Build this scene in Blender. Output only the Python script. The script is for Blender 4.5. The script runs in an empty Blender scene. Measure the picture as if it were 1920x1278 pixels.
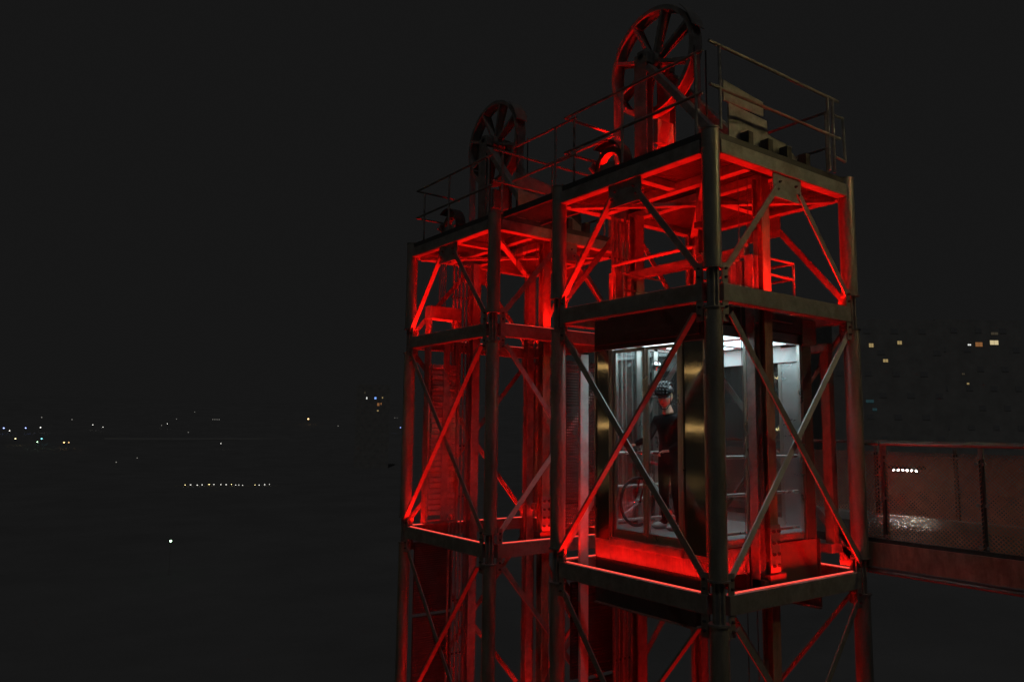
import bpy, bmesh, math, random
from mathutils import Vector, Matrix
random.seed(7)
S = bpy.context.scene
COL = S.collection
PI = math.pi
# ------------------------------------------------------------------ camera, sky, exposure
cd = bpy.data.cameras.new('camera'); cam = bpy.data.objects.new('camera', cd); COL.objects.link(cam)
_r = Vector((0.80535958, -0.59265905, 0.01229623)); _u = Vector((-0.07873595, -0.0863883, 0.99314536)); _f = Vector((0.58753434, 0.80080728, 0.11623721))
_m = Matrix((_r, _u, -_f)).transposed().to_4x4(); _m.translation = Vector((-6.9109, -5.5398, 1.779))
cam.matrix_world = _m
cd.sensor_width = 36; cd.lens = 36 * 1422.04 / 1920; cd.clip_start = .05; cd.clip_end = 8000
S.camera = cam
W = bpy.data.worlds.new('World'); S.world = W; W.use_nodes = True
bg = W.node_tree.nodes['Background']; bg.inputs[0].default_value = (.0083, .0083, .0083, 1); bg.inputs[1].default_value = 1.0
sun = bpy.data.lights.new('fill_sun', 'SUN'); sun.energy = .095; sun.angle = math.radians(.5); sun.color = (1, 1, 1)  # added fill sun, lifts ground, flats and steel to the sky tone
fill_sun = bpy.data.objects.new('fill_sun', sun); COL.objects.link(fill_sun)
fill_sun.rotation_euler = Vector((.587, .80, -1.75)).to_track_quat('-Z', 'Y').to_euler()
S.view_settings.view_transform = 'Standard'; S.view_settings.look = 'None'; S.view_settings.exposure = 0; S.view_settings.gamma = 1
S.view_settings.use_curve_mapping = False
S.cycles.max_bounces = 8; S.cycles.transparent_max_bounces = 24; S.cycles.diffuse_bounces = 3; S.cycles.glossy_bounces = 4
S.cycles.sample_clamp_indirect = 4.0
S.cycles.use_denoising = True
S.cycles.caustics_reflective = False; S.cycles.caustics_refractive = False

# ------------------------------------------------------------------ materials
def mat(name, col, rough=.6, metal=0., var=0., scale=4., bump=0., bscale=40., emit=None, es=0., stretch=(1, 1, 1), spec=.5, dirt=None, dirt_amt=0.):
    m = bpy.data.materials.new(name); m.use_nodes = True; nt = m.node_tree; b = nt.nodes['Principled BSDF']
    b.inputs['Base Color'].default_value = (*col, 1); b.inputs['Roughness'].default_value = rough; b.inputs['Metallic'].default_value = metal
    b.inputs['Specular IOR Level'].default_value = spec
    if emit: b.inputs['Emission Color'].default_value = (*emit, 1); b.inputs['Emission Strength'].default_value = es
    if var or bump or dirt:
        tc = nt.nodes.new('ShaderNodeTexCoord'); mp = nt.nodes.new('ShaderNodeMapping'); mp.inputs['Scale'].default_value = stretch
        nt.links.new(tc.outputs['Object'], mp.inputs[0])
    src = None
    if var:
        n = nt.nodes.new('ShaderNodeTexNoise'); n.inputs['Scale'].default_value = scale; n.inputs['Detail'].default_value = 6; n.inputs['Roughness'].default_value = .65
        nt.links.new(mp.outputs[0], n.inputs['Vector'])
        r = nt.nodes.new('ShaderNodeValToRGB'); e = r.color_ramp.elements
        e[0].position = .3; e[1].position = .7
        e[0].color = (*[c * (1 - var) for c in col], 1); e[1].color = (*[min(1, c * (1 + var)) for c in col], 1)
        nt.links.new(n.outputs[0], r.inputs[0]); src = r.outputs[0]
        rr = nt.nodes.new('ShaderNodeMapRange'); rr.inputs['To Min'].default_value = max(.05, rough - .12); rr.inputs['To Max'].default_value = min(1, rough + .12)
        nt.links.new(n.outputs[0], rr.inputs[0]); nt.links.new(rr.outputs[0], b.inputs['Roughness'])
    if dirt:
        n2 = nt.nodes.new('ShaderNodeTexNoise'); n2.inputs['Scale'].default_value = 1.7; n2.inputs['Detail'].default_value = 9; n2.inputs['Roughness'].default_value = .75
        nt.links.new(tc.outputs['Object'], n2.inputs['Vector'])
        r2 = nt.nodes.new('ShaderNodeMapRange'); r2.inputs['From Min'].default_value = .5; r2.inputs['From Max'].default_value = .72; r2.inputs['To Max'].default_value = dirt_amt
        nt.links.new(n2.outputs[0], r2.inputs[0])
        mx = nt.nodes.new('ShaderNodeMix'); mx.data_type = 'RGBA'; mx.inputs[7].default_value = (*dirt, 1)
        if src: nt.links.new(src, mx.inputs[6])
        else: mx.inputs[6].default_value = (*col, 1)
        nt.links.new(r2.outputs[0], mx.inputs[0]); src = mx.outputs[2]
    if src: nt.links.new(src, b.inputs['Base Color'])
    if bump:
        n3 = nt.nodes.new('ShaderNodeTexNoise'); n3.inputs['Scale'].default_value = bscale; n3.inputs['Detail'].default_value = 4
        nt.links.new(mp.outputs[0], n3.inputs['Vector'])
        bp = nt.nodes.new('ShaderNodeBump'); bp.inputs['Strength'].default_value = bump; bp.inputs['Distance'].default_value = .02
        nt.links.new(n3.outputs[0], bp.inputs['Height']); nt.links.new(bp.outputs[0], b.inputs['Normal'])
    return m
M = {}
M['steel'] = mat('galvanised_steel', (.29, .285, .27), .55, .45, .3, 7, .12, 60, dirt=(.12, .07, .04), dirt_amt=.55)
M['tube'] = mat('galvanised_tube', (.31, .30, .26), .42, .45, .3, 5, .1, 45, stretch=(1, 1, .25), dirt=(.14, .09, .05), dirt_amt=.5)
M['dark'] = mat('dark_painted_steel', (.06, .06, .06), .5, .2, .3, 9, .1, 60)
M['deck'] = mat('trapezoidal_deck_sheet', (.11, .11, .11), .6, .4, .25, 6, .1, 50, dirt=(.1, .06, .04), dirt_amt=.5)
M['rusty'] = mat('weathered_steel', (.3, .22, .16), .65, .25, .4, 8, .25, 40, stretch=(1, 1, .3), dirt=(.1, .04, .02), dirt_amt=.7)
M['rope'] = mat('steel_rope', (.2, .2, .2), .45, .6, .2, 60, .3, 200)
M['pipe'] = mat('cable_conduit', (.32, .3, .28), .45, .4, .25, 8)
M['stainless'] = mat('brushed_stainless', (.5, .48, .45), .3, 1., .12, 2.5, stretch=(1, 1, 1))
M['satin'] = mat('satin_stainless', (.5, .51, .51), .3, .95, .1, 3, .25, 1.6, stretch=(.5, .5, 1.5))
M['stainless_floor'] = mat('checker_floor', (.4, .4, .4), .45, .6, .2, 20, .3, 50)
M['sill'] = mat('satin_sill_plate', (.36, .36, .36), .32, .85, .2, 5)
M['slab'] = mat('cast_counterweight_block', (.34, .31, .29), .8, .1, .35, 6, .5, 30, dirt=(.06, .04, .03), dirt_amt=.7)
M['rubber'] = mat('black_rubber', (.02, .02, .02), .6)
M['white_panel'] = mat('white_ceiling_panel', (.75, .78, .78), .5, 0, .05, 5)
M['concrete'] = mat('concrete', (.28, .27, .25), .85, 0, .25, 3, .3, 25)
M['asphalt'] = mat('wet_asphalt', (.05, .05, .05), .45, 0, .3, 20, .3, 80)
M['ground'] = mat('dark_ground', (.22, .22, .22), .95, 0, .12, .05, spec=.2)
M['plaster'] = mat('plaster_wall', (.35, .34, .32), .9, 0, .15, .4)
M['roofing'] = mat('roofing_felt', (.3, .3, .3), .95)
M['screen'] = mat('dark_weathered_screen', (.1, .07, .06), .8)
M['pale'] = mat('pale_lit_surface', (.6, .6, .58), .55, 0, .12, 6, dirt=(.25, .2, .16), dirt_amt=.5)  # pale tone carries car light on the upright, lamp light on the quay wall
M['pole'] = mat('grey_lamp_pole', (.24, .24, .24), .9)
M['pane_dark'] = mat('dark_window_pane', (.3, .3, .3), .8)
M['skin'] = mat('skin', (.72, .42, .31), .5, 0, .06, 20)
M['cloth'] = mat('black_cotton', (.009, .009, .01), .95, 0, .3, 30, .3, 60, spec=.08)
M['hair'] = mat('blond_hair', (.5, .3, .12), .55, 0, .4, 60, .5, 120, stretch=(1, 1, .2))
M['helmet'] = mat('glossy_black_helmet', (.012, .012, .014), .12)
M['shoe'] = mat('white_shoe', (.6, .6, .6), .6)
M['bike_red'] = mat('red_bicycle_paint', (.35, .01, .015), .2)
M['bike_white'] = mat('white_bicycle_decal', (.7, .7, .7), .35)
M['bike_metal'] = mat('bicycle_alloy', (.5, .5, .5), .25, 1.)
M['dome'] = mat('mirror_dome', (.6, .62, .62), .06, 1.)
M['led_red'] = mat('red_led_strip', (.2, .02, .02), .5, emit=(1, .085, .06), es=1.2)
M['led_white'] = mat('white_led', (.8, .8, .8), .5, emit=(1, .95, .88), es=22.)
M['ceiling_light'] = mat('cool_ceiling_light', (.8, .8, .8), .5, emit=(.66, .92, 1.), es=3.0)
M['sodium'] = mat('warm_street_lamp_glass', (.8, .6, .3), .4, emit=(1, .68, .3), es=22.)
def emis(name, c, s): return mat(name, (.1, .1, .1), .5, emit=c, es=s)
M['l_blue'] = emis('blue_lamp', (.3, .4, 1), 5); M['l_white'] = emis('white_lamp', (1, .97, .9), 2.5); M['l_yellow'] = emis('yellow_lamp', (1, .8, .35), 5)
M['l_green'] = emis('green_lamp', (.55, 1, .6), 9); M['l_cyan'] = emis('cyan_lamp', (.2, .8, .9), 4); M['l_amber'] = emis('amber_lamp', (1, .6, .25), 4); M['l_dim'] = emis('dim_lamp', (1, .95, .85), .3)
M['l_red'] = emis('red_lamp', (1, .2, .15), 10)
M['w_warm'] = emis('warm_lit_window', (1, .72, .3), .3); M['w_bright'] = emis('bright_lit_window', (1, .82, .45), .6); M['w_orange'] = emis('orange_lit_window', (1, .42, .14), .22); M['w_dim'] = emis('dim_lit_window', (1, .8, .5), .04)
M['w_cyan'] = emis('cyan_lit_window', (.25, .7, .8), .04); M['w_white'] = emis('white_lit_window', (1, 1, .95), .9)

def glass(name, tint, haze, grime):
    m = bpy.data.materials.new(name); m.use_nodes = True; nt = m.node_tree; N = nt.nodes; L = nt.links
    N.remove(N['Principled BSDF']); out = N['Material Output']
    tr = N.new('ShaderNodeBsdfTransparent'); tr.inputs[0].default_value = (*tint, 1)
    gl = N.new('ShaderNodeBsdfGlossy'); gl.inputs['Roughness'].default_value = .03
    df = N.new('ShaderNodeBsdfDiffuse'); df.inputs[0].default_value = (.6, .6, .6, 1)
    fr = N.new('ShaderNodeFresnel'); fr.inputs[0].default_value = 1.5
    ge = N.new('ShaderNodeNewGeometry'); mr = N.new('ShaderNodeMapRange'); mr.inputs['To Min'].default_value = 1.5; mr.inputs['To Max'].default_value = 1 / 1.5; L.new(ge.outputs['Backfacing'], mr.inputs[0]); L.new(mr.outputs[0], fr.inputs[0])
    a = N.new('ShaderNodeMixShader'); L.new(fr.outputs[0], a.inputs[0]); L.new(tr.outputs[0], a.inputs[1]); L.new(gl.outputs[0], a.inputs[2])
    tc = N.new('ShaderNodeTexCoord'); mp = N.new('ShaderNodeMapping'); mp.inputs['Scale'].default_value = (3, 3, 1.2); L.new(tc.outputs['Object'], mp.inputs[0])
    n = N.new('ShaderNodeTexNoise'); n.inputs['Scale'].default_value = 2.5; n.inputs['Detail'].default_value = 10; n.inputs['Roughness'].default_value = .8; L.new(mp.outputs[0], n.inputs['Vector'])
    r = N.new('ShaderNodeMapRange'); r.inputs['From Min'].default_value = .45; r.inputs['From Max'].default_value = .75; r.inputs['To Min'].default_value = haze; r.inputs['To Max'].default_value = grime
    L.new(n.outputs[0], r.inputs[0])
    b = N.new('ShaderNodeMixShader'); L.new(r.outputs[0], b.inputs[0]); L.new(a.outputs[0], b.inputs[1]); L.new(df.outputs[0], b.inputs[2]); L.new(b.outputs[0], out.inputs[0])
    return m
M['glass'] = glass('clear_glass', (.94, .98, .97), .006, .035)

# wavy polished stainless: shallow waves in the sheet
def polished():
    m = bpy.data.materials.new('polished_stainless'); m.use_nodes = True; nt = m.node_tree; b = nt.nodes['Principled BSDF']
    b.inputs['Base Color'].default_value = (.42, .37, .28, 1); b.inputs['Metallic'].default_value = 1; b.inputs['Roughness'].default_value = .16
    tc = nt.nodes.new('ShaderNodeTexCoord'); prev = None
    for sc_, st, dist in (((.3, 1.6, .5), .5, .012),):
        mp = nt.nodes.new('ShaderNodeMapping'); mp.inputs['Scale'].default_value = sc_; nt.links.new(tc.outputs['Object'], mp.inputs[0])
        n = nt.nodes.new('ShaderNodeTexNoise'); n.inputs['Scale'].default_value = 1.6; n.inputs['Detail'].default_value = 1.; nt.links.new(mp.outputs[0], n.inputs['Vector'])
        bp = nt.nodes.new('ShaderNodeBump'); bp.inputs['Strength'].default_value = st; bp.inputs['Distance'].default_value = dist
        nt.links.new(n.outputs[0], bp.inputs['Height'])
        if prev: nt.links.new(prev.outputs[0], bp.inputs['Normal'])
        prev = bp
    nt.links.new(prev.outputs[0], b.inputs['Normal'])
    tg = nt.nodes.new('ShaderNodeCombineXYZ'); tg.inputs[1].default_value = 1.; nt.links.new(tg.outputs[0], b.inputs['Tangent'])
    b.inputs['Anisotropic'].default_value = .96; b.inputs['Roughness'].default_value = .13
    return m
M['polished'] = polished()

# ------------------------------------------------------------------ mesh helpers
class MB:
    def __init__(s): s.v = []; s.f = []
    def add(s, vs, fs):
        o = len(s.v); s.v += [tuple(v) for v in vs]; s.f += [tuple(i + o for i in f) for f in fs]; return s
    def box(s, a, b):
        x0, y0, z0 = a; x1, y1, z1 = b
        return s.add([(x0, y0, z0), (x1, y0, z0), (x1, y1, z0), (x0, y1, z0), (x0, y0, z1), (x1, y0, z1), (x1, y1, z1), (x0, y1, z1)],
                     [(3, 2, 1, 0), (4, 5, 6, 7), (0, 1, 5, 4), (1, 2, 6, 5), (2, 3, 7, 6), (3, 0, 4, 7)])
    def prism(s, p, q, prof, up):
        # extrude 2-D profile (a,b) from p to q; a along side, b along 'up'-ish
        p = Vector(p); q = Vector(q); d = (q - p).normalized(); up = Vector(up); sd = d.cross(up).normalized(); u2 = sd.cross(d).normalized()
        n = len(prof); vs = [p + sd * a + u2 * b for a, b in prof] + [q + sd * a + u2 * b for a, b in prof]
        fs = [tuple(reversed(range(n))), tuple(range(n, 2 * n))] + [(i, (i + 1) % n, n + (i + 1) % n, n + i) for i in range(n)]
        return s.add(vs, fs)
    def bar(s, p, q, w, h, up=(0, 0, 1)):
        return s.prism(p, q, [(-w / 2, -h / 2), (w / 2, -h / 2), (w / 2, h / 2), (-w / 2, h / 2)], up)
    def tube(s, p, q, r, n=12, r2=None):
        r2 = r if r2 is None else r2
        p = Vector(p); q = Vector(q); d = (q - p).normalized(); up = Vector((0, 0, 1)) if abs(d.z) < .9 else Vector((1, 0, 0)); a = d.cross(up).normalized(); b = a.cross(d)
        vs = [p + (a * math.cos(2 * PI * i / n) + b * math.sin(2 * PI * i / n)) * r for i in range(n)] + [q + (a * math.cos(2 * PI * i / n) + b * math.sin(2 * PI * i / n)) * r2 for i in range(n)]
        return s.add(vs, [tuple(reversed(range(n))), tuple(range(n, 2 * n))] + [(i, (i + 1) % n, n + (i + 1) % n, n + i) for i in range(n)])
    def path(s, pts, r, n=8):
        for a, b in zip(pts, pts[1:]): s.tube(a, b, r, n)
        return s
    def lathe(s, c, axis, prof, n=40, a0=0., a1=2 * PI):
        # prof: closed list of (radius, offset along axis)
        c = Vector(c); ax = Vector(axis).normalized(); up = Vector((0, 0, 1)) if abs(ax.z) < .9 else Vector((1, 0, 0)); e1 = ax.cross(up).normalized(); e2 = ax.cross(e1)
        full = abs(a1 - a0 - 2 * PI) < 1e-6; k = n if full else n + 1; m = len(prof); vs = []
        for i in range(k):
            t = a0 + (a1 - a0) * i / n
            for r, o in prof: vs.append(c + (e1 * math.cos(t) + e2 * math.sin(t)) * r + ax * o)
        fs = []
        for i in range(n):
            j = (i + 1) % k
            for q in range(m): fs.append((i * m + q, i * m + (q + 1) % m, j * m + (q + 1) % m, j * m + q))
        if not full: fs += [tuple(range(m)), tuple(reversed(range((k - 1) * m, k * m)))]
        return s.add(vs, fs)
    def ball(s, c, rx, ry, rz, n=12, m=8, z0=-PI / 2, z1=PI / 2):
        vs = []; fs = []
        for j in range(m + 1):
            t = z0 + (z1 - z0) * j / m
            for i in range(n): a = 2 * PI * i / n; vs.append((c[0] + rx * math.cos(t) * math.cos(a), c[1] + ry * math.cos(t) * math.sin(a), c[2] + rz * math.sin(t)))
        for j in range(m):
            for i in range(n): fs.append((j * n + i, j * n + (i + 1) % n, (j + 1) * n + (i + 1) % n, (j + 1) * n + i))
        return s.add(vs, fs)
    def mesh(s, name):
        me = bpy.data.meshes.new(name); me.from_pydata(s.v, [], s.f)
        b = bmesh.new(); b.from_mesh(me); bmesh.ops.recalc_face_normals(b, faces=b.faces); b.to_mesh(me); b.free(); return me

def wloc(o):
    v = Vector(o.location)
    return v + wloc(o.parent) if o.parent else v
def link(name, me, m, parent=None, loc=None, bevel=0, smooth=False, label=None, kind=None):
    """geometry authored in world coordinates (loc None) or about its own origin (loc = world place)"""
    if not me.materials: me.materials.append(M[m] if isinstance(m, str) else m)
    o = bpy.data.objects.new(name, me); COL.objects.link(o)
    base = Vector(loc) if loc is not None else Vector((0, 0, 0))
    if parent: o.parent = parent; o.location = base - wloc(parent)
    else: o.location = base
    if smooth:
        for p in me.polygons: p.use_smooth = True
        try: me.set_sharp_from_angle(angle=math.radians(35))
        except Exception: pass
    if bevel:
        md = o.modifiers.new('bevel', 'BEVEL'); md.width = bevel; md.segments = 2; md.limit_method = 'ANGLE'
    if label: o['label'] = label
    if kind: o['kind'] = kind
    return o
def put(name, mb, m, parent=None, **k): return link(name, mb.mesh(name), m, parent, **k)
def pbox(name, a, b, m, parent=None, **k): return put(name, MB().box(a, b), m, parent, **k)
def ptube(name, p, q, r, m, parent=None, n=14, **k): return put(name, MB().tube(p, q, r, n), m, parent, smooth=True, **k)
def thing(name, label, cat, loc=(0, 0, 0), group=None):
    o = bpy.data.objects.new(name, None); COL.objects.link(o); o.location = loc; o.empty_display_size = .2
    o['label'] = label; o['category'] = cat
    if group: o['group'] = group
    return o
def tag(o, label, cat, group=None):
    o['label'] = label; o['category'] = cat
    if group: o['group'] = group
    return o
def copy_tree(o, parent=None):
    c = o.copy(); COL.objects.link(c); c.parent = parent
    for ch in list(o.children): copy_tree(ch, c)
    return c
def strip_lamp(parent, p, q, aim, power, color, width=.03, name='lamp'):
    l = bpy.data.lights.new(name, 'AREA'); l.shape = 'RECTANGLE'; p = Vector(p); q = Vector(q); L = (q - p).length
    l.size = L; l.size_y = width; l.energy = power; l.color = color
    o = bpy.data.objects.new(name, l); COL.objects.link(o)
    x = (q - p).normalized(); z = -Vector(aim); z = (z - x * z.dot(x)).normalized(); y = z.cross(x)
    mt = Matrix((x, y, z)).transposed().to_4x4(); o.rotation_euler = mt.to_euler()
    o.parent = parent; o.location = (p + q) / 2 - wloc(parent)
    return o

# ------------------------------------------------------------------ ground and terrain
GZ = -25.
SX, SY, GAP = 2.90, 2.75, 1.65
P2 = SY + GAP        # offset of the rear tower
RED = (1, .004, .002)
def hill(x, y):
    d = math.hypot(x, y); s = min(1, max(0, (d - 480) / 900)); return s * s * (3 - 2 * s) * 70
def terrain():
    vs = []; fs = []; R = [0, 30, 80, 160, 300, 480, 600, 720, 840, 960, 1080, 1200, 1380, 1700, 3000]; n = 64
    for r in R:
        for i in range(n):
            a = 2 * PI * i / n; x, y = r * math.cos(a), r * math.sin(a)
            h = hill(x, y)
            # slope that carries the flats on the right of the view
            g = math.exp(-(((a if a < PI else a - 2 * PI) - math.radians(24)) / math.radians(16)) ** 2)
            h += g * 16 * min(1, max(0, (r - 60) / 80))
            vs.append((x, y, GZ + h + (math.sin(x * .013) + math.cos(y * .017)) * .6 * min(1, max(0, (r - 40) / 200))))
    for j in range(len(R) - 1):
        for i in range(n): fs.append((j * n + i, j * n + (i + 1) % n, (j + 1) * n + (i + 1) % n, (j + 1) * n + i))
    return MB().add(vs, fs)
put('ground', terrain(), 'ground', kind='structure', smooth=True)
# quay road below
rd = MB()
rd.add([(74, 352.5, GZ + .75), (113, 331.5, GZ + .75), (114.5, 334.5, GZ + .75), (75.5, 355.5, GZ + .75), (74, 352.5, GZ - 1), (113, 331.5, GZ - 1), (114.5, 334.5, GZ - 1), (75.5, 355.5, GZ - 1)],
       [(0, 1, 2, 3), (7, 6, 5, 4), (0, 4, 5, 1), (1, 5, 6, 2), (2, 6, 7, 3), (3, 7, 4, 0)])
put('quay_path', rd, 'concrete', kind='structure')
# terrace behind the camera, level with the bridge
put('terrace', MB().box((-30, -14, GZ - 1), (-7.05, 40, .15)).box((-7.05, -14, GZ - 1), (2.3, -6.2, .15)), 'concrete', kind='structure')

# ------------------------------------------------------------------ lift tower
TOPS = [3.49, 0., -3.49, -6.98, -10.47, -13.96, -17.45, -20.94]      # top of each ring of beams
BH = .21
def make_tower():
    T = thing('lift_tower', 'steel lattice lift tower holding the lit glass car, nearest to the viewer', 'lift tower', (0, 0, GZ))
    corners = [(0, 0), (SX, 0), (SX, SY), (0, SY)]
    tube_me = {}
    for (cx, cy) in corners:
        prev = 5.3
        for k, zt in enumerate(TOPS):
            lo = zt + .18
            h = round(prev - lo, 3)
            if h not in tube_me: tube_me[h] = MB().tube((0, 0, 0), (0, 0, h), .105, 28).mesh('column_tube')
            link('column_tube', tube_me[h], 'tube', T, (cx, cy, lo), smooth=True)
            prev = zt - BH - .1
            key = ('n',)
            if key not in tube_me:
                mb = MB().box((-.075, -.012, 0), (.075, .012, .49)).box((-.012, -.075, .0), (.012, -.0125, .49)).box((-.012, .0125, 0), (.012, .075, .49)).box((-.05, -.05, .0), (.05, .05, .49))
                tube_me[key] = mb.mesh('node_core')
                tube_me['ring'] = MB().tube((0, 0, 0), (0, 0, .022), .122, 28).mesh('collar')
            if k < 4:
                link('node_core', tube_me[key], 'steel', T, (cx, cy, prev))
                link('collar', tube_me['ring'], 'steel', T, (cx, cy, lo - .024), smooth=True)
                link('collar', tube_me['ring'], 'steel', T, (cx, cy, prev + .002), smooth=True)
            else:
                link('node_core', tube_me[key], 'steel', T, (cx, cy, prev))
        h = round(prev - GZ + .2, 3)
        if h not in tube_me: tube_me[h] = MB().tube((0, 0, 0), (0, 0, h), .105, 28).mesh('column_tube')
        link('column_tube', tube_me[h], 'tube', T, (cx, cy, prev - h), smooth=True)
        cap = MB().tube((0, 0, 0), (0, 0, .02), .112, 28).mesh('column_cap'); link('column_cap', cap, 'steel', T, (cx, cy, 5.3), smooth=True)
    # faces: (start, direction, length, outward normal)
    faces = [((0, 0), (0, 1), SY, (-1, 0)), ((0, 0), (1, 0), SX, (0, -1)), ((SX, 0), (0, 1), SY, (1, 0)), ((0, SY), (1, 0), SX, (0, 1))]
    def P(face, t, z, off=0.):
        (sx, sy), (dx, dy), L, (nx, ny) = faces[face]; return Vector((sx + dx * t + nx * off, sy + dy * t + ny * off, z))
    bolt = MB().tube((0, 0, 0), (.022, 0, 0), .017, 6).tube((.022, 0, 0), (.036, 0, 0), .009, 6).mesh('bolt')
    def gusset(face, t0, t1, z0, z1, bolts, off=.03):
        g = MB().add([P(face, t0, z0, off), P(face, t1, z0, off), P(face, t1, z1, off), P(face, t0, z1, off), P(face, t0, z0, off + .014), P(face, t1, z0, off + .014), P(face, t1, z1, off + .014), P(face, t0, z1, off + .014)],
                     [(3, 2, 1, 0), (4, 5, 6, 7), (0, 1, 5, 4), (1, 2, 6, 5), (2, 3, 7, 6), (3, 0, 4, 7)])
        o = put('gusset_plate', g, 'steel', T)
        n = Vector((*faces[face][3], 0))
        for (t, z) in bolts:
            b = link('bolt', bolt, 'dark', o, P(face, t, z, off + .014)); b.rotation_euler = Vector((1, 0, 0)).rotation_difference(n).to_euler()
    for fc in range(4):
        L = faces[fc][2]; n = Vector((*faces[fc][3], 0))
        prof = [(-.07, -BH / 2), (.07, -BH / 2), (.07, BH / 2), (-.07, BH / 2)]
        tb = MB().prism(P(fc, .107, 5.115), P(fc, L - .107, 5.115), [(-.075, -.085), (.075, -.085), (.075, .085), (-.075, .085)], (0, 0, 1)); put('ring_beam', tb, 'steel', T, bevel=.006)
        # inner flange under the top beam
        for k, zt in enumerate(TOPS):
            b = MB().prism(P(fc, .107, zt - BH / 2), P(fc, L - .107, zt - BH / 2), prof, (0, 0, 1)); put('ring_beam', b, 'steel', T, bevel=.006)
        # top bay: inverted V
        m = L / 2
        def brace(p, q, flat, off):
            d = (q - p).normalized()
            inpl = .085 if flat else .03; deep = .03 if flat else .085
            # prism: profile a = along d x up ; choose up = face normal so that b runs along the normal
            w, h = inpl, deep
            mb = MB()
            if flat: mb.prism(p, q, [(-w / 2, -.01), (w / 2, -.01), (w / 2, .01), (-w / 2, .01)], n)
            else: mb.prism(p, q, [(-w / 2, -h / 2), (w / 2, -h / 2), (w / 2, h / 2), (-w / 2, h / 2)], n)
            return put('diagonal_brace', mb, 'steel', T, bevel=.002)
        za, zb = 3.62, 4.86
        flat_first = fc in (1, 2, 3)
        brace(P(fc, m - .22, zb, .05), P(fc, .13, za, .05), True, 0)
        brace(P(fc, m + .22, zb, .05), P(fc, L - .13, za, .05), fc not in (0, 2), 0)
        gusset(fc, m - .3, m + .3, 4.72, 5.03, [(m - .22, 4.82), (m - .17, 4.93), (m + .22, 4.82), (m + .17, 4.93)])
        bays = [(TOPS[k] - BH, TOPS[k + 1]) for k in range(len(TOPS) - 1)] + [(TOPS[-1] - BH, GZ + .1)]
        for k, (zu, zl) in enumerate(bays):
            # F-bottom to far-top, and F-top to far-bottom
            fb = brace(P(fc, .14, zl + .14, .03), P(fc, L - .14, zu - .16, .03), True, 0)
            if fc == 1 and k == 0: fb.data.materials[0] = M['pale']  # this brace alone is paler than the other steel
            brace(P(fc, .2, zu - .14, .085), P(fc, L - .14, zl + .14, .085), fc not in (0, 2), 0)
            if k < 3:
                for t0, t1 in ((.10, .2), (L - .2, L - .10)):
                    tm = (t0 + t1) / 2
                    gusset(fc, t0, t1, zu - .24, zu + .0, [(tm, zu - .07), (tm, zu - .17)], .045)
                    gusset(fc, t0, t1, zl + .0, zl + .24, [(tm, zl + .07), (tm, zl + .17)], .045)
    for t0, t1 in ((.10, .2),):
        pass
    for fc in range(4):
        L = faces[fc][2]
        for t0, t1 in ((.10, .2), (L - .2, L - .10)):
            tm = (t0 + t1) / 2; gusset(fc, t0, t1, 3.49, 3.73, [(tm, 3.56), (tm, 3.66)], .045)
    # horizontal cross bracing and deck under the platform
    put('tie_bar', MB().bar((.12, SY - .12, 5.0), (SX - .12, .12, 5.0), .1, .05), 'steel', T)
    put('tie_bar', MB().bar((.12, .12, 4.945), (SX - .12, SY - .12, 4.945), .1, .05), 'steel', T)
    rib = MB(); n = 52; y0, y1 = .1, SY - .1
    for i in range(n):
        a = y0 + (y1 - y0) * i / n; b = a + (y1 - y0) / n * .5; c = a + (y1 - y0) / n * .6; d = a + (y1 - y0) / n * .9; e = a + (y1 - y0) / n
        for (xa, xb) in (((.1, .86), (1.34, SX - .1)) if .85 < a < 2.62 else ((.1, SX - .1),)):
            rib.add([(x, y, z) for x in (xa, xb) for y, z in ((a, 5.16), (b, 5.16), (c, 5.135), (d, 5.135), (e, 5.16))],
                    [(0, 1, 6, 5), (1, 2, 7, 6), (2, 3, 8, 7), (3, 4, 9, 8)])
    rib.box((.1, .1, 5.175), (.86, SY - .1, 5.185)).box((1.34, .1, 5.175), (SX - .1, SY - .1, 5.185)).box((.86, .1, 5.175), (1.34, .85, 5.185))
    put('ribbed_deck', rib, 'deck', T, kind='stuff')
    for x in (.82, 1.38): pbox('sheave_beam', (x - .06, .09, 5.02), (x + .06, SY - .09, 5.13), 'steel', T)
    pbox('cross_beam', (.09, 1.2, 5.04), (.74, 1.32, 5.13), 'steel', T); pbox('cross_beam', (1.46, 1.2, 5.04), (SX - .09, 1.32, 5.13), 'steel', T)
    # platform edge
    E0, E1 = -.03, .03
    for a, b in (((E0, E0, 5.215), (SX + E1, E0 + .05, 5.30)), ((E0, SY + E1 - .05, 5.215), (SX + E1, SY + E1, 5.30)),
                 ((E0, E0 + .052, 5.215), (E0 + .05, SY + E1 - .052, 5.30)), ((SX + E1 - .05, E0 + .052, 5.215), (SX + E1, SY + E1 - .052, 5.30))):
        pbox('platform_edge', a, b, 'dark', T)
    pbox('platform_grating', (E0 + .052, .12, 5.255), (.86, SY - .12, 5.285), 'dark', T); pbox('platform_grating', (1.34, .12, 5.255), (SX + E1 - .052, SY - .12, 5.285), 'dark', T)
    # guide columns inside the shaft
    def hsec(cx, cy, w, d, z0, z1):
        return MB().box((cx - w / 2, cy - d / 2, z0), (cx + w / 2, cy - d / 2 + .014, z1)).box((cx - w / 2, cy + d / 2 - .014, z0), (cx + w / 2, cy + d / 2, z1)).box((cx - .006, cy - d / 2 + .014, z0), (cx + .006, cy + d / 2 - .014, z1))
    put('guide_column', hsec(1.22, .2, .16, .14, GZ, 5.02), 'rusty', T)
    put('guide_column', hsec(1.24, SY - .34, .18, .13, GZ, 5.02), 'steel', T)
    put('guide_column', hsec(2.62, SY - .3, .16, .14, GZ, 5.02), 'steel', T)
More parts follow.
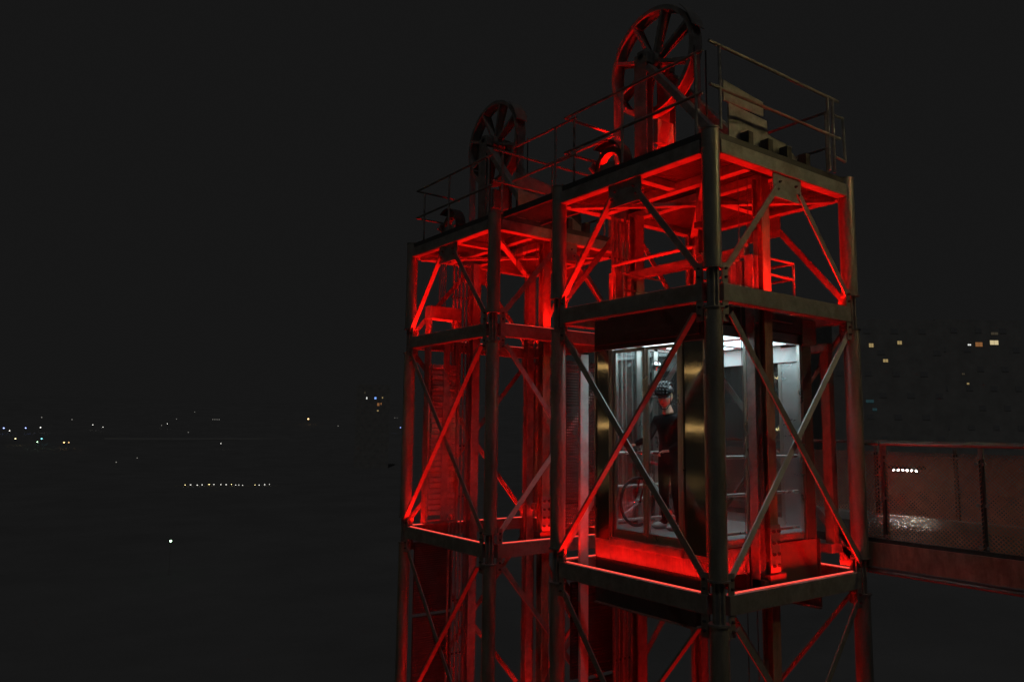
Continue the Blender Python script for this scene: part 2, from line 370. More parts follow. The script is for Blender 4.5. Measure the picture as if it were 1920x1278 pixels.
    for zt in TOPS[:4]:
        pbox('guide_bracket', (1.1, .075, zt - .16), (1.34, .128, zt - .03), 'dark', T)
    sp = put('splice_plate', MB().box((1.125, .112, .12), (1.315, .127, .68)), 'steel', T)
    for i in range(4):
        for x in (1.17, 1.27):
            b = link('bolt', bolt, 'dark', sp, (x, .112, .2 + i * .135)); b.rotation_euler = (0, 0, -PI / 2); b.scale = (1, 1.3, 1.3)
    pbox('buffer_block', (1.08, .1, 0.0), (1.4, .26, .1), 'dark', T)
    for i in range(5):
        x = .74 + i * .085
        ptube('conduit', (x, SY - .34, GZ), (x, SY - .34, 4.95 - .05 * (i % 3)), .021 - .004 * (i % 2), 'pipe', T, n=8)
    for i in range(9):
        z = -3.3 + i * .95
        pbox('conduit_clip', (.7, SY - .318, z), (1.12, SY - .3, z + .03), 'dark', T)
    # perforated / ribbed screens on the far side of the shaft
    for (z0, z1) in ((-1.58, -.3), (-3.3, -1.64), (-6.8, -3.8)):
        mb = MB(); k = int((z1 - z0) / .04)
        for i in range(k):
            a = z0 + (z1 - z0) * i / k; h = (z1 - z0) / k
            mb.add([(x, y, z) for x in (.16, .98) for y, z in ((SY - .12, a), (SY - .12, a + h * .55), (SY - .105, a + h * .6), (SY - .105, a + h * .95), (SY - .12, a + h))], [(0, 1, 6, 5), (1, 2, 7, 6), (2, 3, 8, 7), (3, 4, 9, 8)])
        mb.box((.15, SY - .1, z0), (.99, SY - .09, z1))
        put('ribbed_screen', mb, 'deck', T, kind='stuff')
    # red light strips lying on the beams
    for k in (0, 1, 2):
        zt = TOPS[k]
        for fc in range(4):
            L = faces[fc][2]; nn = Vector((*faces[fc][3], 0)); t0, t1 = .16, L - .2
            st = put('light_strip', MB().prism(P(fc, t0, zt + .008, .0), P(fc, t1, zt + .008, .0), [(-.009, -.006), (.009, -.006), (.009, .006), (-.009, .006)], (0, 0, 1)), 'led_red', T)
            a, b = (P(fc, t0, zt + .018, .0), P(fc, t1, zt + .018, .0))
            pw = {0: 36, 1: 24, 2: 13}[k] * (2.6 if fc == 3 and k == 1 else 1)
            strip_lamp(st, a, b, Vector((0, 0, 1)) - nn * .3, pw, RED, .02).data.spread = math.radians(135)
    # machine platform: rails
    def rail(pts, r=.021): return ptube_path('guard_rail', pts, r, T)
    def ptube_path(name, pts, r, par):
        mb = MB()
        for a, b in zip(pts, pts[1:]): mb.tube(a, b, r, 10)
        for p in pts[1:-1]: mb.ball(p, r, r, r, 8, 6)
        return put(name, mb, 'steel', par, smooth=True)
    for z in (6.33, 5.80):
        rail([(-.12, -.1, z), (2.62, -.1, z)]) ; rail([(0, .1, z), (0, 2.63, z), (.95, 2.63, z)])
        rail([(2.8, .15, z), (2.8, 2.63, z), (1.7, 2.63, z)])
    for (x, y) in ((.07, -.1), (2.35, -.1), (2.47, -.1), (0, .2), (0, 1.45), (.15, 2.6), (2.8, .2), (2.8, 1.4), (2.8, 2.6), (1.75, 2.63)):
        ptube('rail_post', (x, y, 5.29), (x, y, 6.33), .019, 'steel', T, n=10)
    ptube_path('gate_loop', [(2.5, -.1, 6.1), (2.72, -.1, 6.12), (2.74, -.1, 5.5), (2.5, -.1, 5.52)], .018, T)
    # machine bed plates with notched feet
    def plate(name, pts, y0, y1, m, par=T):
        n = len(pts); vs = [(x, y0, z) for x, z in pts] + [(x, y1, z) for x, z in pts]
        return put(name, MB().add(vs, [tuple(range(n)), tuple(reversed(range(n, 2 * n)))] + [(i, (i + 1) % n, n + (i + 1) % n, n + i) for i in range(n)]), m, par)
    plate('bed_plate', [(.62, 5.29), (.8, 5.29), (.8, 5.45), (.98, 5.45), (.98, 5.30), (1.22, 5.30), (1.22, 5.5), (1.36, 5.5), (1.36, 5.3), (1.62, 5.3), (1.62, 5.46), (1.78, 5.46), (1.78, 5.3), (2.06, 5.3), (2.06, 5.47), (1.8, 5.62), (1.42, 5.66), (1.4, 5.84), (.62, 5.88)], .2, .225, 'steel')
    plate('cover_plate', [(.6, 5.93), (1.42, 5.93), (1.42, 6.12), (.6, 6.2)], .26, .28, 'steel')
    for x in (.86, 1.27, 1.68, 2.1): pbox('clamp_block', (x - .05, .06, 5.30), (x + .05, .18, 5.52), 'dark', T)
    pbox('motor_base', (1.5, .3, 5.29), (2.4, 1.1, 5.42), 'steel', T)
    ptube('drive_motor', (1.6, .7, 5.68), (2.3, .7, 5.68), .24, 'dark', T, n=24)
    # small deflector pulley and its curved guard at the back of the platform
    put('deflector_pulley', MB().lathe((.62, 2.3, 5.62), (1, 0, 0), [(.22, -.06), (.3, -.06), (.27, -.02), (.27, .02), (.3, .06), (.22, .06)], 28), 'rusty', T, smooth=True)
    put('curved_guard', MB().lathe((.55, 2.3, 5.62), (1, 0, 0), [(.36, -.1), (.375, -.1), (.375, .12), (.36, .12)], 16, -2.2, .3), 'dark', T, smooth=True)
    pbox('pulley_stand', (.5, 2.12, 5.29), (.52, 2.42, 5.66), 'steel', T); pbox('pulley_stand', (.72, 2.12, 5.29), (.74, 2.42, 5.66), 'steel', T)
    # stairs stringer / strut behind the rails
    put('stringer', MB().bar((.5, 2.62, 5.72), (1.1, 2.62, 5.3), .05, .12), 'steel', T)
    # thin governor ropes on the near side
    for x, y in ((.9, .3), (1.13, .33)): ptube('governor_rope', (x, y, -24), (x, y, 5.05), .006, 'rope', T, n=6)
    return T
tower = make_tower()
tower2 = copy_tree(tower); tower2.location = (0, P2, GZ); tower2['label'] = 'steel lattice lift tower left of the lit car, with a stack of weights inside'

# landing portal on the bridge side (one per tower)
def make_portal():
    T = thing('landing_portal', 'landing door frame behind the lit car, at the bridge end of the near tower', 'door frame', (2.84, 0, .32))
    for y in (.26, 2.36):
        pbox('post', (2.74, y, .32), (2.86, y + .13, 2.9), 'rusty', T, bevel=.006)
    pbox('lintel', (2.74, .26, 2.903), (2.86, 2.49, 3.02), 'rusty', T, bevel=.006)
    pbox('threshold', (2.66, .26, .2), (3.02, 2.49, .317), 'steel', T)
    return T
portal = make_portal(); portal2 = copy_tree(portal); portal2.location = (2.84, P2, .32); portal2['label'] = 'landing door frame at the bridge end of the rear tower'
for p in (portal, portal2): p['group'] = 'landing door frames on the footbridge'

# ------------------------------------------------------------------ big rope wheels on the tower tops
def make_wheel():
    cx, cy, cz = 1.1, 1.88, 7.22
    T = thing('rope_wheel', 'large spoked rope wheel standing on top of the near tower', 'pulley wheel', (cx, cy, 5.29))
    fl = pbox('added_uplight', (1.36, .95, 5.29), (1.40, 1.45, 5.33), 'led_red', T); strip_lamp(fl, (1.38, .95, 5.345), (1.38, 1.45, 5.345), (-.1, .3, 1), 24, RED, .03).data.spread = math.radians(130)  # unseen red strips added to light the wheel from below
    fl = pbox('added_uplight', (.76, 2.1, 5.29), (.80, 2.6, 5.33), 'led_red', T); strip_lamp(fl, (.78, 2.1, 5.345), (.78, 2.6, 5.345), (.15, -.2, 1), 34, RED, .03).data.spread = math.radians(110)
    prof = [(.74, -.1), (.81, -.1), (.81, -.075)]
    for i in range(6):
        a = -.07 + i * .0235; prof += [(.785, a + .003), (.80, a + .009), (.80, a + .014), (.785, a + .02)]
    prof += [(.81, .078), (.81, .1), (.74, .1), (.74, .088), (.765, .084), (.765, -.084), (.74, -.088)]
    put('rim', MB().lathe((cx, cy, cz), (1, 0, 0), prof, 72), 'steel', T, smooth=True)
    sp = MB().bar((-.05, .1, 0), (-.09, .75, 0), .012, .05, (0, 0, 1)).bar((.05, .1, 0), (.09, .75, 0), .012, .05, (0, 0, 1)).add([(-.045, .12, -.005), (.045, .12, -.005), (.085, .745, -.005), (-.085, .745, -.005), (-.045, .12, .005), (.045, .12, .005), (.085, .745, .005), (-.085, .745, .005)], [(3, 2, 1, 0), (4, 5, 6, 7), (0, 1, 5, 4), (1, 2, 6, 5), (2, 3, 7, 6), (3, 0, 4, 7)]).mesh('spoke')
    for i in range(8):
        o = link('spoke', sp, 'steel', T, (cx, cy, cz)); o.rotation_euler = (i * PI / 4 + .32, 0, 0)
    put('hub', MB().tube((cx - .14, cy, cz), (cx + .14, cy, cz), .14, 28), 'steel', T, smooth=True)
    put('axle', MB().tube((cx - .3, cy, cz), (cx + .3, cy, cz), .05, 20), 'steel', T, smooth=True)
    for sx, m in ((-.24, 'steel'), (.24, 'steel')):
        x = cx + sx
        put('bearing_block', MB().box((x - .06, cy - .13, cz - .12), (x + .06, cy + .13, cz + .05)).box((x - .05, cy - .08, cz + .05), (x + .05, cy + .08, cz + .1)), 'steel', T, bevel=.01)
        put('support_post', MB().box((x - .07, cy - .12, 5.29), (x - .056, cy + .12, cz - .12)).box((x + .056, cy - .12, 5.29), (x + .07, cy + .12, cz - .12)).box((x - .056, cy - .01, 5.29), (x + .056, cy + .01, cz - .12)), 'steel', T)
        put('strut', MB().bar((x, cy - .13, cz - .2), (x, .42, 5.45), .1, .15, (1, 0, 0)), 'steel', T, bevel=.006)
    pbox('cross_tie', (cx - .17, cy - .2, 5.9), (cx + .17, cy - .13, 6.25), 'steel', T)
    put('rope_guard', MB().lathe((cx, cy, cz), (1, 0, 0), [(.845, -.13), (.857, -.13), (.857, .13), (.845, .13)], 14, -.80, -.25), 'steel', T, smooth=True)
    for dx in (-.12, .12): ptube('guard_stay', (cx + dx, cy - .85, 7.1), (cx + dx, cy - .85, 5.29), .012, 'dark', T, n=8)
    for i in range(5):
        x = cx - .06 + i * .03
        ptube('hoist_rope', (x, cy - .795, 4.62), (x, cy - .795, cz), .008, 'rope', T, n=6)
        ptube('hoist_rope', (x, cy + .795, -22), (x, cy + .795, cz), .008, 'rope', T, n=6)
    return T
wheel = make_wheel(); wheel2 = copy_tree(wheel); wheel2.location = (1.1, 1.88 + P2 - .3, 5.29); wheel2['label'] = 'dim spoked rope wheel standing on top of the rear tower'
for o_ in wheel2.children_recursive:
    if o_.type == 'LIGHT': o_.data = o_.data.copy(); o_.data.energy *= .05
for w in (wheel, wheel2): w['group'] = 'rope wheels on the tower tops'
# rope of the rear wheel runs on down to its own low car
# connecting walkway between the two towers
wk = thing('connecting_walkway', 'narrow high walkway with twin rails joining the two tower tops', 'walkway', (.5, SY + .14, 5.2))
gr = MB()
for i in range(20): gr.box((.12, SY + .17 + i * .066, 5.24), (.8, SY + .176 + i * .066, 5.27))
put('walkway_grating', gr, 'dark', wk, kind='stuff'); pbox('walkway_beam', (.06, SY + .15, 5.2), (.1, P2 - .16, 5.3), 'dark', wk); pbox('walkway_beam', (.82, SY + .15, 5.2), (.86, P2 - .16, 5.3), 'dark', wk)
for z in (6.31, 5.76):
    ptube('guard_rail', (.08, SY - .28, z), (.08, P2 - .38, z), .019, 'steel', wk, n=10); ptube('guard_rail', (1.0, SY - .1, z), (1.0, P2 - .1, z), .019, 'steel', wk, n=10)
for x, y in ((.08, SY + .2), (1.0, SY + .2), (1.0, P2 - .25)): ptube('rail_post', (x, y, 5.285), (x, y, 6.31), .018, 'steel', wk, n=10)

# ------------------------------------------------------------------ counterweight of the rear tower
cw = thing('counterweight', 'tall stack of cast slabs in a steel frame inside the rear tower', 'counterweight', (.57, P2 + 2.5, .1))
yc = P2 + 2.5
slab = MB().box((-.27, -.1, 0), (.27, .1, .086)).mesh('weight_slab')
for i in range(28):
    o = link('weight_slab', slab, 'slab', cw, (.57 + random.uniform(-.012, .012), yc + random.uniform(-.02, .02), .2 + i * .1), bevel=.01); o.rotation_euler = (0, 0, random.uniform(-.03, .03))
pbox('strap', (.53, yc - .135, .1), (.66, yc - .118, 3.6), 'steel', cw); pbox('side_channel', (.235, yc - .09, .1), (.275, yc + .09, 3.85), 'steel', cw); pbox('side_channel', (.865, yc - .09, .1), (.905, yc + .09, 3.85), 'steel', cw)
pbox('crosshead', (.22, yc - .11, 3.853), (.92, yc + .11, 4.1), 'steel', cw, bevel=.01); pbox('bottom_tray', (.235, yc - .11, 0.04), (.905, yc + .11, .097), 'steel', cw)
for i in range(4): ptube('suspension_rope', (.47 + i * .045, yc, 4.1), (.47 + i * .045, yc, 5.12), .008, 'rope', cw, n=6)

# ------------------------------------------------------------------ lift car
CZ = .5
car = thing('lift_car', 'glass and stainless lift car lit from inside with a cyclist in it', 'lift car', (1.37, 1.32, CZ))
X0, X1, Y0, Y1 = .27, 2.48, .35, 2.27
pbox('floor', (X0 + .06, Y0 + .03, .41), (X1 - .03, Y1 - .03, CZ), 'stainless_floor', car)
pbox('roof', (X0, Y0, 3.10), (X1, Y1, 3.2), 'dark', car)
pbox('ceiling', (X0 + .07, Y0 + .05, 3.0), (X1 - .04, Y1 - .05, 3.04), 'white_panel', car)
for (x0, x1) in ((.5, 1.2), (1.5, 2.2)):
    for (y0, y1) in ((.55, 1.2), (1.42, 2.07)):
        cl = pbox('ceiling_light', (x0, y0, 2.985), (x1, y1, 2.998), 'ceiling_light', car)
        l = bpy.data.lights.new('lamp', 'AREA'); l.shape = 'RECTANGLE'; l.size = x1 - x0; l.size_y = y1 - y0; l.energy = 3.2; l.color = (.7, .93, 1.)
        lo = bpy.data.objects.new('lamp', l); COL.objects.link(lo); lo.parent = cl; lo.location = Vector(((x0 + x1) / 2, (y0 + y1) / 2, 2.975)) - wloc(cl)
# front wall (towards -x)
pbox('front_header', (X0 - .02, Y0, 2.885), (X0 + .06, Y1, 3.3), 'dark', car, bevel=.004)
pbox('door_track', (X0 - .06, Y0 + .05, 2.95), (X0 - .022, Y1 - .05, 3.12), 'dark', car)
def front_panel(y0, y1):
    o = pbox('front_panel', (X0, y0, .345), (X0 + .03, y1, 2.88), 'polished', car, bevel=.004)
    put('front_panel_edge', MB().box((X0 - .02, y0, .345), (X0 - .002, y0 + .018, 2.88)).box((X0 - .02, y1 - .018, .345), (X0 - .002, y1, 2.88)), 'stainless', o)
front_panel(Y0, .71); front_panel(1.97, Y1)
pbox('front_panel_foot', (X0 - .01, Y0, .285), (X0 + .03, .71, .342), 'sill', car); pbox('front_panel_foot', (X0 - .01, 1.97, .285), (X0 + .03, Y1, .342), 'sill', car)
for y in (.72, 1.93): pbox('door_jamb', (X0 - .015, y, .39), (X0 + .05, y + .035, 2.88), 'stainless', car, bevel=.004)
def door(y0, y1, x):
    d = put('door_leaf', MB().box((x, y0, .39), (x + .035, y0 + .045, 2.87)).box((x, y1 - .045, .39), (x + .035, y1, 2.87)).box((x, y0 + .045, 2.83), (x + .035, y1 - .045, 2.87)).box((x, y0 + .045, .39), (x + .035, y1 - .045, .5)), 'stainless', car, bevel=.003)
    pbox('glass_pane', (x + .012, y0 + .045, .5), (x + .022, y1 - .045, 2.83), 'glass', d)
    return d
door(.76, 1.335, X0 + .01); door(1.345, 1.925, X0 + .01)
pbox('door_sill', (X0 - .04, .74, .285), (X0 + .03, 1.335, .385), 'sill', car, bevel=.003); pbox('door_sill', (X0 - .04, 1.345, .285), (X0 + .03, 1.945, .385), 'sill', car, bevel=.003)
# ribbed aprons
def ribs(x, y0, y1, z0, z1, axis):
    mb = MB(); L = y1 - y0; n = int(L / .042)
    for i in range(n):
        a = y0 + L * i / n; h = L / n; pr = ((a, 0), (a + h * .4, .02), (a + h * .6, .02), (a + h, 0))
        if axis == 'y': vs = [(x - o, y, z) for z in (z0, z1) for y, o in pr]
        else: vs = [(y, x - o, z) for z in (z0, z1) for y, o in pr]
        mb.add(vs, [(0, 1, 5, 4), (1, 2, 6, 5), (2, 3, 7, 6)])
    return mb
a = ribs(X0, Y0, 1.98, .1, .28, 'y').box((X0 + .002, Y0, .1), (X0 + .01, 1.98, .28)); put('ribbed_apron', a, 'sill', car, kind='stuff')
pbox('plain_apron', (X0 - .004, 1.985, .1), (X0 + .01, Y1, .282), 'sill', car)
pbox('toe_guard', (X0, Y0, -.48), (X0 + .012, Y1, .097), 'dark', car); pbox('toe_guard_lip', (X0 - .03, Y0, -.5), (X0 + .012, Y1, -.483), 'steel', car)
a = ribs(Y0, X0 + .03, 1.02, .1, .4, 'x').box((X0 + .03, Y0 + .002, .1), (1.02, Y0 + .01, .4)); put('ribbed_apron', a, 'sill', car, kind='stuff')
pbox('side_apron', (1.03, Y0, -.1), (X1 - .02, Y0 + .01, .4), 'screen', car)
pbox('rear_toe_guard', (X1 + .02, Y0 - .02, -.48), (X1 + .032, 2.2, .4), 'screen', car); pbox('rear_toe_guard_lip', (X1 - .02, Y0 - .02, -.505), (X1 + .032, 2.2, -.483), 'steel', car)
# side walls with glass
def side(y, out):
    for x0, x1 in ((X0 + .04, X0 + .09), (1.04, 1.12), (1.40, 1.48), (2.2, 2.26)):
        pbox('wall_post', (x0, y - .02, .405), (x1, y + .02, 3.0), 'stainless', car)
    pbox('wall_rail', (X0 + .04, y - .02, 2.96), (X1, y + .02, 3.09), 'stainless', car)
    pbox('window_pane', (X0 + .092, y - .005, .44), (1.038, y + .005, 2.95), 'glass', car); pbox('window_pane', (1.482, y - .005, .44), (2.198, y + .005, 2.95), 'glass', car)
    pbox('window_pane', (1.122, y - .005, .44), (1.398, y + .005, 2.95), 'glass', car)
    pbox('side_panel', (2.262, y - .012, .41), (X1, y + .012, 2.95), 'dark', car)
    for z in (.56, 1.02, 1.48):
        h = ptube('handrail', (X0 + .12, y - out * .07, z), (2.2, y - out * .07, z), .02, 'stainless', car, n=12)
        for x in (.5, 1.08, 1.44, 2.05): ptube('rail_bracket', (x, y - out * .07, z), (x, y - out * .02, z), .009, 'stainless', h, n=8)
side(Y0 + .02, -1); side(Y1 - .02, 1)
# back wall
pbox('rear_panel', (X1 - .03, Y0 + .05, .5), (X1 - .005, .8, 2.95), 'satin', car); pbox('rear_panel', (X1 - .03, 1.86, .5), (X1 - .005, Y1 - .05, 2.95), 'satin', car)
for y0, y1 in ((.805, 1.325), (1.335, 1.855)):
    d = put('rear_door_leaf', MB().box((X1 - .03, y0, .5), (X1, y0 + .05, 2.9)).box((X1 - .03, y1 - .05, .5), (X1, y1, 2.9)).box((X1 - .03, y0 + .05, .5), (X1, y1 - .05, .62)).box((X1 - .03, y0 + .05, 2.84), (X1, y1 - .05, 2.9)), 'stainless', car)
    pbox('glass_pane', (X1 - .02, y0 + .05, .62), (X1 - .01, y1 - .05, 2.84), 'glass', d)
pbox('rear_header', (X1 - .03, .802, 2.903), (X1, 1.858, 3.0), 'stainless', car)
pbox('control_panel', (2.1, Y1 - .09, 1.3), (2.3, Y1 - .045, 2.3), 'stainless', car)
# header casing seen from outside on the right
pbox('side_header', (X0 + .1, Y0 - .03, 3.11), (X1 + .04, Y0 - .005, 3.34), 'dark', car); pbox('corner_casing', (2.22, Y0 - .05, 2.97), (X1 + .05, Y0 - .032, 3.3), 'stainless', car)
for z, x0, x1 in ((3.22, 1.38, 2.0), (3.0, 1.45, 1.9)): pbox('header_trim', (x0, Y0 - .045, z), (x1, Y0 - .033, z + .014), 'stainless', car)
# sling upright beside the guide column
for y in (.25, 2.35):
    put('sling_upright', MB().box((1.0, y - .06, -.05), (1.012, y + .06, 4.0)).box((1.108, y - .06, -.05), (1.12, y + .06, 4.0)).box((1.012, y - .006, -.05), (1.108, y + .006, 4.0)), 'steel', car)
pbox('guide_shoe', (1.0, .12, -.1), (1.16, .3, .04), 'dark', car)
put('crosshead', MB().box((1.0, .31, 4.002), (1.12, 2.41, 4.12)), 'steel', car)
# mirror dome
dm = put('camera_dome', MB().ball((.45, 1.30, 2.99), .06, .06, .06, 16, 12), 'dome', car, smooth=True)
put('camera_dome_2'.replace('_2', ''), MB().ball((1.2, 2.0, 2.72), .07, .07, .07, 16, 12), 'dome', car, smooth=True)
# car top: rails, boxes, rope sockets
def rpath(name, pts, r, par, m='steel'):
    mb = MB()
    for p, q in zip(pts, pts[1:]): mb.tube(p, q, r, 8)
    return put(name, mb, m, par, smooth=True)
rpath('roof_rail', [(.4, 2.05, 4.08), (.4, .6, 4.08)], .026, car)
rpath('roof_rail', [(2.28, .45, 4.1), (2.28, 2.1, 4.1)], .018, car); rpath('roof_rail', [(1.45, .45, 4.1), (2.28, .45, 4.1)], .018, car); rpath('roof_rail', [(1.45, .45, 3.88), (2.28, .45, 3.88)], .02, car)
rpath('roof_rail', [(2.28, .45, 3.88), (2.28, 2.1, 3.88)], .018, car)
rpath('roof_rail', [(.44, 2.1, 3.78), (1.3, 2.1, 3.78), (1.3, 2.1, 3.2)], .014, car); rpath('roof_rail', [(.44, 1.9, 3.95), (1.3, 1.9, 3.95), (1.3, 1.9, 3.2)], .012, car)
for x, y in ((2.28, .45), (2.28, 2.1), (.4, 2.05), (.4, .6)): ptube('roof_rail_post', (x, y, 3.2), (x, y, 4.09), .018, 'steel', car, n=8)
pbox('junction_box', (.46, 2.06, 3.5), (.6, 2.2, 4.0), 'steel', car, bevel=.006)
pbox('junction_box', (.88, .42, 3.5), (.99, .52, 3.92), 'steel', car, bevel=.006)
put('roof_bracket', MB().box((1.03, .36, 3.4), (1.18, .375, 3.95)).box((1.03, .375, 3.4), (1.045, .5, 3.95)), 'steel', car)
pbox('roof_machine_box', (1.5, 1.3, 3.2), (2.1, 2.0, 3.55), 'dark', car); pbox('roof_machine_box', (1.32, 2.0, 3.2), (1.62, 2.22, 3.8), 'steel', car)
for i in range(5):
    x = 1.04 + i * .03; ptube('rope_socket', (x, 1.05, 4.12), (x, 1.05, 4.5), .011, 'dark', car, n=8)
pbox('hitch_plate', (.98, .97, 4.125), (1.2, 1.13, 4.16), 'steel', car); pbox('rope_clamp', (1.0, 1.0, 4.52), (1.19, 1.1, 4.6), 'dark', car)
put('door_operator', MB().box((.35, .6, 3.22), (.5, 2.1, 3.42)), 'dark', car)
pbox('light_fascia', (X1 - .1, Y0 + .06, 2.76), (X1 - .035, Y1 - .06, 2.96), 'white_panel', car)
# steel upright, car light put into its pale colour, standing just outside the car's far front corner
up = pbox('shaft_upright', (.25, 2.56, -3.3), (.40, 2.60, 2.86), 'pale'); tag(up, 'flat pale steel upright beside the front left corner of the lit car', 'post')
ms = MB()
for i in range(60):
    z = .4 + i * .04; ms.box((.0, 2.83, z), (.9, 2.836, z + .022))
for i in range(24): ms.box((.0 + i * .038, 2.838, .4), (.012 + i * .038, 2.843, 2.8))
o = put('shaft_screen', ms, 'screen'); tag(o, 'fine meshed screen behind the pale upright, left of the lit car', 'screen')

# ------------------------------------------------------------------ footbridge
br = thing('footbridge', 'footbridge deck with beams reaching the towers at the right edge', 'footbridge', (4.1, -4, GZ))
pbox('bridge_deck', (3.04, -14, .30), (5.2, 7.3, .42), 'asphalt', br)
pbox('deck_edge_plate', (3.0, -14, .06), (3.035, .06, .37), 'rusty', br); pbox('deck_edge_plate', (5.205, -14, .06), (5.24, 7.3, .37), 'rusty', br)
ptube('lower_pipe', (3.05, -14, .0), (3.05, .08, .0), .035, 'steel', br, n=12)
pbox('cross_girder', (2.92, .12, -.02), (5.2, .3, .28), 'steel', br)
for y in (-4.5, -11): pbox('pier', (3.9, y - .3, GZ), (4.4, y + .3, .06), 'concrete', br); pbox('pier_head', (3.05, y - .25, .07), (5.2, y + .25, .29), 'concrete', br)
bolt2 = MB().tube((0, 0, 0), (-.03, 0, 0), .022, 6).mesh('bolt')
def mesh_me(w, h, name='expanded_mesh'):
    # expanded metal: diamond strands
    mb = MB(); cw_, ch = .052, .026; nx = int(w / cw_); nz = int(h / ch); t = .0066
    for j in range(nz):
        for i in range(nx):
            y = i * cw_ + (cw_ / 2 if j % 2 else 0); z = j * ch
            for s in (1, -1):
                y1 = y + cw_ / 2 * s; z1 = z + ch
                mb.add([(0, y, z - t), (0, y1, z1 - t), (.004, y1, z1 + t), (.004, y, z + t)], [(0, 1, 2, 3)])
    return mb.mesh(name)
mesh_w = 1.18
MESHME = mesh_me(mesh_w, 1.12)
def railing(name, x, ys, label, cat, sgn=1):
    R = thing(name, label, cat, (x, ys[0], .42))
    ya, yb = min(ys) - .02, max(ys) + mesh_w + .02
    ptube('handrail', (x - .02 * sgn, ya, 1.66), (x - .02 * sgn, yb, 1.66), .026, 'steel', R, n=12)
    pbox('bottom_rail', (x + .03 * sgn - .02, ya, .385), (x + .03 * sgn + .02, yb, .40), 'steel', R)
    for i, y in enumerate(ys):
        m = link('expanded_mesh', MESHME, 'mesh', R, (x, y + .01, .39), kind='stuff')
        for yy in (y + .03, y + mesh_w - .03):
            for z in (.46, .95, 1.44):
                link('bolt', bolt2, 'steel', R, (x - .004, yy, z))
        pbox('panel_frame', (x + .008, y, .386), (x + .03, y + .012, 1.50), 'dark', R); pbox('panel_frame', (x + .008, y + mesh_w - .012, .386), (x + .03, y + mesh_w, 1.50), 'dark', R)
    for y in list(ys) + [max(ys) + mesh_w]:
        pbox('post', (x + .04, y - .03, .425), (x + .07, y + .03, 1.63), 'steel', R, bevel=.004)
    return R
M['mesh'] = mat('red_lit_expanded_metal', (.5, .23, .16), .8, .0, .2, 6, spec=.1)  # red-brown base holds the red LED spill on the mesh
railing('mesh_railing', 3.09, [-1.44 - 1.21 * k for k in range(0, 4)], 'mesh panelled railing on the near edge of the footbridge', 'railing')
railing('mesh_railing', 5.12, [7.0 - 1.21 * k for k in range(1, 12)], 'mesh railing on the far edge of the footbridge, behind the lamp', 'railing')
# end panel near the tower turns at right angles
R = thing('mesh_railing', 'short dark mesh panel beside the right tower column', 'railing', (3.09, -.2, .42))
o = link('expanded_mesh', mesh_me(.30, 1.12, 'expanded_mesh_short'), 'mesh', R, (3.11, -.2, .39), kind='stuff'); pbox('post', (3.13, .1, .425), (3.17, .14, 1.63), 'steel', R); pbox('post', (3.13, -.24, .425), (3.17, -.2, 1.63), 'steel', R)
ptube('handrail', (3.07, -.22, 1.66), (3.07, .2, 1.66), .026, 'steel', R, n=12)
# bridge lamp: six LEDs on the far railing
BL = thing('rail_lamp', 'row of six white LEDs in a lamp fixed to the far bridge railing', 'lamp', (5.04, .1, 1.24))
pbox('housing', (4.62, .12, 1.262), (5.06, .62, 1.31), 'dark', BL)
for i in range(6):
    o = put('led', MB().ball((4.66, .07 + i * .068, 1.25), .016, .016, .016, 10, 8), 'led_white', BL)
l = bpy.data.lights.new('lamp', 'AREA'); l.shape = 'RECTANGLE'; l.size = .5; l.size_y = .03; l.energy = 5; l.spread = math.radians(50); l.color = (1, .95, .88)
lo = bpy.data.objects.new('lamp', l); COL.objects.link(lo); lo.parent = BL; lo.location = Vector((4.66, .30, 1.235)) - wloc(BL); lo.rotation_euler = (0, 0, PI / 2)
pbox('kerb', (4.8, -3, .423), (5.05, 7.2, .55), 'concrete', br)

# ------------------------------------------------------------------ street lamps (warm), the nearest light the tower
def street_lamp(x, y, z0, h, label, power=0, head=.12, yaw=0):
    T = thing('street_lamp', label, 'street lamp', (x, y, z0))
    ptube('pole', (x, y, z0), (x, y, z0 + h), .06, 'dark', T)
    put('arm', MB().tube((x, y, z0 + h), (x + .9 * math.cos(yaw), y + .9 * math.sin(yaw), z0 + h + .15), .035, 10), 'dark', T, smooth=True)
    hx, hy, hz = x + 1.1 * math.cos(yaw), y + 1.1 * math.sin(yaw), z0 + h + .12
    put('lamp_head', MB().ball((hx, hy, hz), .34, .2, .09, 14, 8, 0, PI / 2).tube((hx, hy, hz - .012), (hx, hy, hz - .002), .2, 14), 'dark', T, smooth=True)
    gl = put('lamp_glass', MB().ball((hx, hy, hz - .015), head * 1.6, head, .06, 14, 8, -PI / 2, 0), 'sodium', T, smooth=True)
    if power:
        l = bpy.data.lights.new('lamp', 'SPOT'); l.energy = power; l.color = (1, .76, .32); l.shadow_soft_size = .1; l.spot_size = math.radians(164); l.spot_blend = .06
        lo = bpy.data.objects.new('lamp', l); COL.objects.link(lo); lo.parent = gl; lo.location = Vector((hx, hy, hz - .1)) - wloc(gl)
    return T
street_lamp(5.5, -6.6, -25, 32.75, 'tall warm street lamp beside the footbridge, right of the viewer', 300, yaw=PI - .25)
street_lamp(-12.3, 10.1, .15, 3.45, 'warm street lamp on the terrace left of the viewer', 0, head=.16)
street_lamp(-14.6, 12.0, .15, 1.7, 'added low warm lamp behind the first terrace lamp', 0, head=.24)  # unseen low lamp added for warm streaks in the door panels
street_lamp(-11.1, 13.0, .15, 3.7, 'second tall warm street lamp along the terrace', 0, head=.16)
street_lamp(-13.6, 15.7, .15, 1.75, 'added low warm lamp at the far end of the terrace', 0, head=.24)  # another unseen low lamp, added for the same reflected streaks

